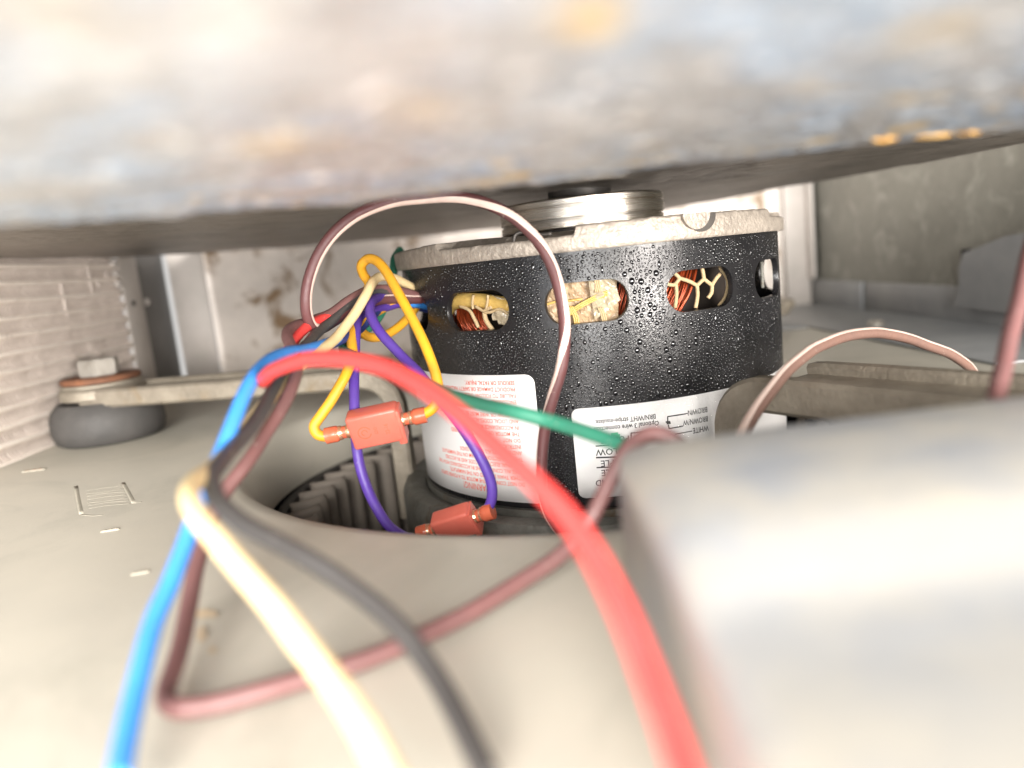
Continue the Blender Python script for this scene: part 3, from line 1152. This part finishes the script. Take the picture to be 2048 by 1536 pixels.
def ink_line(pxs, wd, mat, parent):
    V, Fc = [], []
    for a, b in zip(pxs, pxs[1:]):
        ta, za = hit_cyl(*a, RL)
        tb, zb = hit_cyl(*b, RL)
        n_ = 6
        dx, dz = (tb - ta) * RM, zb - za
        L = math.hypot(dx, dz)
        nx, nz = -dz / L * wd / 2, dx / L * wd / 2
        o_ = len(V)
        for i in range(n_ + 1):
            t = -0.02 + 1.04 * i / n_
            th, z = ta + (tb - ta) * t, za + dz * t
            V.append(cylp(th + nx / RM, z + nz, RT_ - 0.00002))
            V.append(cylp(th - nx / RM, z - nz, RT_ - 0.00002))
        Fc += [(o_ + 2 * i, o_ + 2 * i + 1, o_ + 2 * i + 3, o_ + 2 * i + 2) for i in range(n_)]
    return V, Fc


V, Fc = [], []
for pxs, wd in (([(1374, 827), (1335, 833), (1335, 842)], 0.0004), ([(1331, 844), (1340, 843)], 0.0005), ([(1333, 847), (1341, 846)], 0.0005), ([(1336, 849), (1338, 857), (1365, 852)], 0.0004), ([(1383, 862), (1350, 868)], 0.0003),
                ([(1262, 888), (1262, 866), (1308, 861)], 0.0004), ([(1192, 892), (1230, 889)], 0.0004), ([(1193, 915), (1245, 913)], 0.0005), ([(1194, 935), (1240, 933)], 0.0004), ([(1275, 872), (1282, 871), (1282, 867)], 0.0003)):
    a, b = ink_line(pxs, wd, None, None)
    o_ = len(V)
    V += a
    Fc += [tuple(o_ + i for i in ff) for ff in b]
from_data('diagram_lines', V, Fc, M['ink_black'], lab2, False)
a, b = ink_line([(1222, 870), (1236, 868), (1236, 876), (1224, 878)], 0.0012, None, None)
from_data('green_mark', a, b, M['ink_green'], lab2, False)

# --- water drops on the band
rg = random.Random(11)
cells = {}
VP, FP, VL, FL = [], [], [], []
hemi = []
SEG = 8
for ph, rr in ((0.0, 1.0), (0.35, 0.94), (0.75, 0.70), (1.0, 0.0)):
    hemi.append((rr, ph))
placed = 0
tries = 0
while placed < 6200 and tries < 160000:
    tries += 1
    deg = rg.uniform(-72, 62)
    z = rg.uniform(-0.0775, 0.0008)
    dens = 0.35 + 0.65 * max(0, 1 - abs(deg - 2) / 46)
    if deg < -45:
        dens *= 0.35
    if deg > 34:
        dens *= 0.35
    if rg.random() > dens:
        continue
    on_label = (-79 < deg < -21.4 and z < -0.0332) or (deg > -13.8 and z < -0.0446)
    if on_label and not (deg > 2 and z > -0.058 and rg.random() < 0.5):
        continue
    # vents
    k = round((deg + 37) / 30)
    dd = deg - (-37 + 30 * k)
    if abs(dd) < 11.2 and abs(z + 0.0135) < 0.0068:
        continue
    rad = 0.00026 + 0.00055 * (rg.random() ** 2.4)
    rad *= 0.76 + 0.5 * math.exp(-((deg - 8) / 13) ** 2)
    if deg < -40 or deg > 36:
        rad *= 0.65
    if -4 < deg < 22 and z > -0.0055:
        rad *= 0.7
        if rg.random() < 0.5:
            continue
    gx, gz = math.radians(deg) * RM, z
    key = (int(gx / 0.0014), int(gz / 0.0014))
    ok = True
    for ax in (-1, 0, 1):
        for az in (-1, 0, 1):
            for (ox, oz, orr) in cells.get((key[0] + ax, key[1] + az), ()):
                if math.hypot(ox - gx, oz - gz) < (orr + rad) * 1.08:
                    ok = False
    if not ok:
        continue
    cells.setdefault(key, []).append((gx, gz, rad))
    st = 1 + (1.6 * rg.random() if rg.random() < 0.06 else 0.25 * rg.random())
    hgt = rad * rg.uniform(0.5, 0.72)
    rb = RL + 0.0002 if on_label else RM
    V, Fc = (VL, FL) if on_label else (VP, FP)
    base = len(V)
    jit = [rg.uniform(0.9, 1.1) for _ in range(SEG)]
    for rr, ph in hemi[:-1]:
        for s in range(SEG):
            a = 2 * math.pi * s / SEG
            V.append(cylp((gx + rad * rr * jit[s] * math.cos(a)) / RM, gz + rad * rr * jit[s] * math.sin(a) * st - (0.12 * rad * ph), rb - 0.00003 + hgt * ph))
    V.append(cylp(gx / RM, gz - 0.12 * rad, rb - 0.00003 + hgt))
    top = len(V) - 1
    for r_ in range(2):
        for s in range(SEG):
            s2 = (s + 1) % SEG
            Fc.append((base + r_ * SEG + s, base + r_ * SEG + s2, base + (r_ + 1) * SEG + s2, base + (r_ + 1) * SEG + s))
    for s in range(SEG):
        Fc.append((base + 2 * SEG + s, base + 2 * SEG + (s + 1) % SEG, top))
    placed += 1
dr = from_data('water_droplets', VP, FP, M['drop_paint'], motor)
dr['kind'] = 'stuff'
dr = from_data('water_droplets', VL, FL, M['drop'], motor)
dr['kind'] = 'stuff'

# ------------------------------------------------------------------ mounting bracket
brk = empty('motor_bracket')
tag(brk, 'corroded cast bracket with arched arms carrying the motor', 'bracket')
lathe('collar', [(0.071, -0.080), (0.0745, -0.0785), (0.0785, -0.0795), (0.080, -0.083), (0.080, -0.1), (0.071, -0.1)], M['collar'], brk, seg=140)


def arm(deg, r_end, ztop, wid, thick=0.008, flip=1):
    d = Vector((math.cos(math.radians(deg)), math.sin(math.radians(deg)), 0))
    nrm = Vector((d.y, -d.x, 0)) * flip
    # profile of the upper surface in (s, z)
    pr = [(0.0752, -0.098), (0.0752, -0.075), (0.0752, ztop - 0.021)]
    for k in range(1, 9):
        a = math.pi - k * math.pi / 16
        pr.append((0.0752 + 0.018 + 0.018 * math.cos(a), ztop - 0.018 + 0.018 * math.sin(a)))
    pr += [(0.11, ztop), (0.14, ztop), (0.17, ztop), (r_end, ztop)]
    n = len(pr)
    # normals of the profile (outward = up / inward to the motor)
    nm = []
    for i in range(n):
        a, b = pr[max(i - 1, 0)], pr[min(i + 1, n - 1)]
        t = Vector((b[0] - a[0], b[1] - a[1])).normalized()
        nm.append(Vector((-t.y, t.x)))
    # front rail arches down to the collar; rear rail and web only in the level part
    rail = 0.0065
    h = wid / 2
    o = None
    for lo, hi, i0, top, bot in ((-h, -h + rail, 0, 0.0, thick), (h - rail, h, 9, 0.0, thick), (-h + rail - 0.0008, h - rail + 0.0008, 9, 0.003, 0.0052)):
        bv_ = 0.0011 if hi - lo < 0.01 else 0.0002
        sect = [(lo, top + bv_), (lo + bv_, top), (hi - bv_, top), (hi, top + bv_), (hi, bot - bv_), (hi - bv_, bot), (lo + bv_, bot), (lo, bot - bv_)]
        v, f = [], []
        m = len(sect)
        idx = list(range(i0, n))
        for i in idx:
            for off, dep in sect:
                s, z = pr[i]
                q = Vector((s, z)) - nm[i] * dep
                p = d * q.x + nrm * off + Vector((0, 0, q.y))
                p += Vector((noise.noise(p * 300), noise.noise(p * 300 + Vector((9, 9, 9))), noise.noise(p * 260))) * 0.00018
                v.append(p)
        for i in range(len(idx) - 1):
            for k in range(m):
                f.append((i * m + k, i * m + (k + 1) % m, (i + 1) * m + (k + 1) % m, (i + 1) * m + k))
        f.append(tuple(range(m)))
        f.append(tuple(range(len(idx) * m - 1, len(idx) * m - m - 1, -1)))
        bm = bmesh.new()
        bvv = [bm.verts.new(p) for p in v]
        for ff in f:
            bm.faces.new([bvv[i] for i in ff])
        bmesh.ops.recalc_face_normals(bm, faces=bm.faces)
        ob = from_bm('arm' if o is None else ('rear_rail' if top == 0.0 else 'web'), bm, M['arm'], brk if o is None else o, True, 40)
        o = o or ob
    lathe('arm_pad', [(0.0, ztop + 0.0006), (0.0165, ztop + 0.0006), (0.0178, ztop - 0.0006), (0.0178, ztop - 0.0042), (0.0165, ztop - 0.005), (0, ztop - 0.005)], M['arm'], o, (d.x * r_end, d.y * r_end), 48)
    return d * r_end


e1 = arm(167.5, 0.2245, -0.0355, 0.031)
e2 = arm(-59, 0.226, -0.0380, 0.032, 0.0098, -1)
arm(54, 0.226, -0.0405, 0.031, 0.008, -1)

# rubber grommet, washers and bolt on the left arm
def grommet_set(c, zt, lab):
    g = empty('rubber_grommet')
    lathe('rubber', [(0.0, ZF + 0.0002), (0.0205, ZF + 0.0002), (0.0225, ZF + 0.0016), (0.0238, ZF + 0.006), (0.0236, ZF + 0.011), (0.0222, ZF + 0.0155), (0.0195, ZF + 0.0185), (0.0, ZF + 0.0185)], M['rubber'], g, c, 64)
    tag(g, 'bulging black rubber grommet under the ' + lab, 'grommet')
    b = empty('mounting_bolt')
    lathe('steel_washer', [(0.0, zt + 0.0022), (0.0165, zt + 0.0022), (0.0170, zt + 0.0016), (0.0170, zt + 0.0009), (0.0, zt + 0.0009)], M['arm'], b, c, 48)
    w_ = lathe('rusty_washer', [(0.0, zt + 0.0052), (0.0160, zt + 0.0050), (0.0168, zt + 0.0040), (0.0166, zt + 0.0028), (0.0155, zt + 0.0022), (0.0, zt + 0.0022)], M['rust'], b, c, 48)
    w_['label'] = 'rust-brown washer under the bolt head'
    bm = bmesh.new()
    bmesh.ops.create_cone(bm, cap_ends=True, segments=6, radius1=0.0088, radius2=0.0088, depth=0.0075, matrix=Matrix.Translation((c[0], c[1], zt + 0.0088)) @ Matrix.Rotation(math.radians(14), 4, 'Z'))
    bmesh.ops.bevel(bm, geom=list(bm.edges), offset=0.0006, segments=2, affect='EDGES')
    from_bm('head', bm, M['bolt'], b, True, 30)
    tag(b, 'pale hexagonal bolt with rust-brown washer on the ' + lab, 'bolt')


grommet_set((e1.x, e1.y), -0.0355, 'left bracket arm')

# ------------------------------------------------------------------ light metal box in the right foreground
box = empty('control_box')
tag(box, 'light grey rounded metal box, blurred in the right foreground', 'box')
BX0, BX1 = -0.0178, 0.088
pf = []
for k in range(9):      # back edge rounding
    a = math.pi / 2 * k / 8
    pf.append((-0.1755 + 0.0040 * math.cos(a), -0.0342 + 0.0040 * math.sin(a)))
pf += [(-0.185, -0.0303), (-0.196, -0.0306), (-0.206, -0.0312), (-0.214, -0.0322), (-0.220, -0.0338), (-0.226, -0.0346), (-0.236, -0.0348), (-0.30, -0.0352), (-0.306, -0.0365), (-0.308, -0.040), (-0.308, ZF + 0.0003), (-0.1715, ZF + 0.0003)]
bm = bmesh.new()
cols_x = [BX0, BX0 + 0.0008, BX0 + 0.0025, BX0 + 0.006] + [BX0 + 0.006 + (BX1 - BX0 - 0.006) * i / 10 for i in range(1, 11)]
ins = [0.0030, 0.0014, 0.0004, 0.0] + [0.0] * 10
rows = []
cyb, czb = -0.24, -0.047
for x, e in zip(cols_x, ins):
    row = []
    for y, z in pf:
        yy_ = y + (e if y < cyb else -e) * 1.0
        zz_ = z - e if z > czb else z
        tilt = 0.02 * (x - BX0)
        row.append(bm.verts.new((x, yy_ + 0.0, zz_ + tilt if z > czb else zz_)))
    rows.append(row)
for a, b in zip(rows, rows[1:]):
    for i in range(len(pf)):
        j = (i + 1) % len(pf)
        bm.faces.new((a[i], a[j], b[j], b[i]))
bm.faces.new(rows[0])
bm.faces.new(rows[-1][::-1])
bmesh.ops.recalc_face_normals(bm, faces=bm.faces)
from_bm('cover', bm, M['box'], box, True, 50)

# ------------------------------------------------------------------ wires
RWI = 0.00152


def wire(name, pts, mat, label, r=RWI, stripe=None, n=8, group='motor lead wires'):
    path = catmull([P(*q) for q in pts], n)
    rs = random.Random(len(pts) * 31 + int(pts[0][0]))
    off = rs.uniform(0, 50)
    path = [p + Vector((noise.noise(p * 90 + Vector((off, 0, 0))), noise.noise(p * 90 + Vector((0, off, 7))), noise.noise(p * 90 + Vector((3, 0, off))))) * 0.00022 for p in path]
    vv, ff = tube_data(path, r, 14)
    o = from_data(name, vv, ff, W[mat], None, True, 60)
    tag(o, label, 'wire', group)
    if stripe:
        V, Fc = [], []
        m = len(path)
        for i, p in enumerate(path):
            a, b = path[max(i - 1, 0)], path[min(i + 1, m - 1)]
            t = (b - a).normalized()
            n1 = (Vector((0, -1, 0.05)) - t * t.dot(Vector((0, -1, 0.05)))).normalized()
            n2 = t.cross(n1)
            u = i / (m - 1) * (len(stripe) - 1)
            k = min(int(u), len(stripe) - 2)
            fr_ = u - k
            fr_ = fr_ * fr_ * (3 - 2 * fr_)
            ang = math.radians(stripe[k] * (1 - fr_) + stripe[k + 1] * fr_)
            for q in range(5):
                aa = ang + math.radians(-34 + 17 * q)
                V.append(p + (n1 * math.cos(aa) + n2 * math.sin(aa)) * r * 1.015)
        for i in range(m - 1):
            for q in range(4):
                Fc.append((i * 5 + q, i * 5 + q + 1, (i + 1) * 5 + q + 1, (i + 1) * 5 + q))
        from_data('stripe', V, Fc, W['stripe'], o)
    return o


# bundle of leads coming out of the left vent of the motor
wire('lead_wire', [(862, 606, .262), (815, 590, .252), (775, 580, .243), (735, 588, .236), (700, 612, .230), (668, 640, .224), (640, 660, .216), (612, 690, .200), (580, 722, .190), (548, 775, .172), (512, 840, .156), (470, 892, .142), (438, 930, .130), (424, 958, .123), (436, 1000, .118), (490, 1048, .115), (580, 1098, .112), (690, 1165, .108), (790, 1245, .103), (850, 1320, .099), (905, 1410, .093), (975, 1560, .082)],
     'black', 'black lead wire curving from the bundle down to the bottom centre')
wire('lead_wire', [(862, 612, .264), (820, 606, .254), (775, 612, .246), (730, 640, .236), (690, 668, .224), (650, 688, .208), (605, 700, .192), (560, 710, .176), (520, 738, .163), (492, 782, .154), (468, 838, .147), (442, 905, .141), (420, 955, .137), (398, 1005, .132), (375, 1075, .127), (345, 1160, .120), (310, 1235, .113), (287, 1310, .106), (268, 1400, .099), (236, 1560, .087)],
     'blue', 'bright blue lead wire running down the left foreground')
wire('lead_wire', [(860, 600, .258), (800, 582, .247), (745, 580, .238), (700, 600, .231), (660, 628, .225), (615, 644, .217), (583, 655, .206), (574, 672, .198), (583, 694, .191), (594, 722, .184), (588, 762, .176), (564, 815, .168), (530, 870, .162), (490, 930, .156), (450, 985, .152), (415, 1060, .146), (392, 1140, .138), (374, 1230, .128), (352, 1325, .116), (332, 1392, .1085), (356, 1415, .105), (430, 1408, .106), (540, 1380, .108), (680, 1338, .112), (820, 1284, .117), (950, 1218, .123), (1060, 1152, .130), (1130, 1100, .134), (1180, 1040, .136), (1220, 960, .135), (1255, 898, .134), (1300, 868, .132), (1350, 882, .131), (1400, 930, .131), (1440, 1000, .131)],
     'maroon', 'long brown wire looping along the deck and behind the metal box')
wire('lead_wire', [(850, 596, .256), (770, 594, .244), (705, 612, .233), (655, 634, .224), (618, 650, .214), (592, 676, .205), (574, 704, .196), (552, 738, .183), (534, 757, .172), (527, 763, .164), (529, 757, .157), (548, 740, .151), (590, 724, .145), (650, 716, .139), (720, 723, .133), (790, 744, .127), (860, 784, .120), (930, 838, .113), (1000, 900, .106), (1070, 965, .099), (1135, 1035, .093), (1190, 1115, .087), (1240, 1215, .081), (1290, 1330, .076), (1340, 1450, .071), (1385, 1580, .066)],
     'red', 'thick bright red wire sweeping across the foreground')
wire('lead_wire', [(850, 590, .262), (800, 562, .250), (768, 553, .241), (748, 562, .234), (730, 594, .228), (706, 632, .222), (674, 674, .213), (640, 700, .201), (596, 735, .188), (545, 790, .172), (490, 860, .155), (445, 915, .139), (415, 944, .127), (390, 962, .119), (378, 988, .112), (390, 1025, .106), (435, 1080, .100), (505, 1165, .094), (585, 1262, .088), (655, 1350, .083), (718, 1440, .078), (790, 1580, .072)],
     'cream', 'cream-white lead wire crossing the lower left foreground')
wire('lead_wire', [(842, 598, .254), (760, 600, .240), (700, 622, .230), (664, 645, .2235), (640, 657, .219), (622, 650, .2135), (612, 618, .2105), (615, 570, .209), (634, 515, .208), (668, 466, .207), (716, 428, .206), (780, 404, .205), (850, 395, .204), (915, 394, .203), (975, 408, .202), (1030, 438, .201), (1075, 482, .200), (1107, 540, .200), (1124, 602, .200), (1130, 662, .200), (1124, 728, .201), (1106, 795, .203), (1090, 858, .206), (1083, 920, .208), (1086, 982, .209), (1102, 1035, .209), (1135, 1075, .209), (1180, 1100, .209)],
     'brown', 'brown wire with white stripe arching in front of the motor', stripe=[60, 80, 88, 95, 90, 80, 70, 55, 30, -20, -60, -40, 60, 100, 90, 80, 80], r=0.00165)
wire('lead_wire', [(862, 590, .272), (835, 612, .262), (800, 652, .252), (765, 672, .246), (735, 672, .241), (718, 650, .237), (722, 600, .237), (738, 570, .238), (726, 548, .236), (723, 530, .233), (738, 517, .230), (757, 524, .227), (778, 552, .223), (804, 600, .219), (832, 652, .215), (856, 705, .212), (874, 760, .210), (876, 795, .209), (866, 817, .209), (848, 829, .2095), (832, 835, .210)],
     'yellow', 'yellow wire looping from the bundle to the right end of the salmon connector')
wire('lead_wire', [(800, 600, .250), (750, 625, .238), (715, 650, .230), (704, 672, .224), (704, 710, .218), (692, 750, .214), (668, 792, .212), (642, 830, .211), (628, 852, .2105), (634, 868, .2105), (650, 873, .2105), (668, 872, .211)],
     'yellow', 'short yellow wire hooking into the left end of the salmon connector')
wire('lead_wire', [(855, 604, .266), (800, 596, .252), (762, 594, .241), (742, 606, .232), (740, 628, .226), (760, 664, .221), (798, 706, .217), (842, 752, .212), (886, 806, .208), (926, 858, .207), (958, 908, .207), (980, 958, .208), (984, 995, .209), (974, 1022, .210), (962, 1034, .2105)],
     'purple', 'purple wire hanging in front of the red warning label')
wire('lead_wire', [(800, 606, .250), (750, 622, .238), (718, 640, .231), (711, 680, .224), (709, 740, .219), (708, 800, .215), (710, 860, .213), (716, 915, .212), (732, 968, .212), (752, 1012, .213), (776, 1050, .214), (806, 1072, .215), (830, 1078, .215)],
     'purple', 'purple wire hanging left of the warning label beside the connector')
wire('lead_wire', [(800, 500, .284), (790, 518, .276), (786, 548, .268), (778, 592, .258), (756, 636, .249), (728, 662, .243), (698, 678, .236), (687, 692, .228), (694, 706, .219), (740, 722, .206), (800, 744, .194), (870, 776, .180), (940, 803, .166), (1020, 822, .153), (1100, 842, .150), (1170, 864, .144), (1235, 886, .139), (1290, 910, .136)],
     'green', 'green wire passing in front of the warning label to the metal box')
wire('lead_wire', [(1470, 905, .165), (1484, 872, .172), (1510, 826, .180), (1552, 768, .188), (1602, 716, .196), (1656, 684, .205), (1712, 668, .214), (1768, 667, .223), (1822, 679, .232), (1872, 697, .240), (1915, 716, .248), (1945, 745, .255), (1960, 800, .26)],
     'tan', 'brown wire with pale stripe arching over the right bracket arm', stripe=[-60, -70, -75, -70, -60], r=0.00165)
wire('lead_wire', [(2075, 440, .150), (2056, 520, .146), (2036, 610, .141), (2018, 690, .136), (2004, 750, .131), (1992, 800, .126), (1985, 850, .118)],
     'maroon', 'brown wire rising at the right edge of the picture')
wire('lead_wire', [(858, 618, .268), (822, 610, .258), (790, 608, .249), (760, 618, .2405), (735, 640, .234), (716, 660, .230), (690, 676, .222), (655, 692, .213), (615, 716, .2), (590, 740, .19)],
     'navy', 'dark navy wire inside the bundle left of the motor')


# ------------------------------------------------------------------ wire connectors
def connector(a, b, label, marks=False, width=0.0082, thick=0.0052, tilt=0.0):
    """a, b: world points of the two sleeve ends"""
    root = empty('wire_connector')
    tag(root, label, 'connector', 'salmon push-on wire connectors')
    ax = (b - a).normalized()
    L = (b - a).length
    view = (CAM - (a + b) / 2).normalized()
    nz = (view - ax * view.dot(ax)).normalized()
    nz = (Matrix.Rotation(tilt, 3, ax) @ nz).normalized()
    ny = nz.cross(ax)
    R = Matrix((ax, ny, nz)).transposed()
    mid = (a + b) / 2
    T = Matrix.Translation(mid) @ R.to_4x4()
    bl = L * 0.50
    bm = bmesh.new()
    add_box(bm, (0, 0, 0), (bl, width, thick), None, 0.0009, 3)
    add_box(bm, (bl * 0.46, -width * 0.1, -thick * 0.05), (bl * 0.16, width * 1.02, thick * 1.02), None, 0.0004, 2)
    bm.transform(T)
    body = from_bm('housing', bm, M['nylon'], root, True, 40)
    for sg in (-1, 1):
        x0, x1 = sg * L * 0.5, sg * bl * 0.45
        path = [Vector((x0 + (x1 - x0) * k / 16, 0, 0)) for k in range(17)]
        path = [T @ p for p in path]

        def rad(u):
            if u < 0.42:
                return 0.00235
            if u < 0.5:
                return 0.00235 - 0.006 * (u - 0.42)
            return 0.0018
        vv, ff = tube_data(path, rad, 16)
        sl = from_data('sleeve', vv, ff, M['nylon_dark'], root, True, 60)
        vv, ff = tube_data([T @ Vector((x0 + (x1 - x0) * u, 0, 0)) for u in (0.5, 0.56, 0.64, 0.74, 0.82, 0.9)], lambda u: 0.0021 if not 0.3 < u < 0.7 else 0.00175, 14)
        from_data('crimp', vv, ff, M['crimp'], root, True, 50)
    if marks:
        V, Fc = [], []
        for txt, cx_, cy_, size, rt in (('22-16', bl * 0.27, -0.0019, 0.0016, 90), ('GSO', bl * 0.05, -0.0012, 0.0013, 90)):
            v, f = text_mesh(txt, size, 0.9)
            o_ = len(V)
            for p in v:
                q = Matrix.Rotation(math.radians(rt), 3, 'Z') @ p
                V.append(T @ Vector((q.x + cx_, q.y + cy_, thick / 2 + 0.00004)))
            Fc += [tuple(o_ + i for i in ff) for ff in f]
        for r0, r1, a0, a1 in ((0.0017, 0.00192, 20, 340), (0.0007, 0.0009, 0, 250)):
            o_ = len(V)
            for k in range(33):
                a_ = math.radians(a0 + (a1 - a0) * k / 32)
                for rr in (r0, r1):
                    V.append(T @ Vector((-bl * 0.2 + rr * math.cos(a_), rr * math.sin(a_), thick / 2 + 0.00004)))
            Fc += [(o_ + 2 * k, o_ + 2 * k + 1, o_ + 2 * k + 3, o_ + 2 * k + 2) for k in range(32)]
        from_data('moulded_marks', V, Fc, M['nylon_dark'], body, False)
    return root


connector(P(652, 872, .2108), P(852, 829, .2098), 'salmon plastic connector joining the two yellow wires', True, 0.0105, 0.0062, math.radians(28))
connector(P(838, 1068, .2155), P(986, 1022, .2085), 'salmon plastic connector at the lower end of the purple wires', False, 0.0085, 0.0058, math.radians(40))
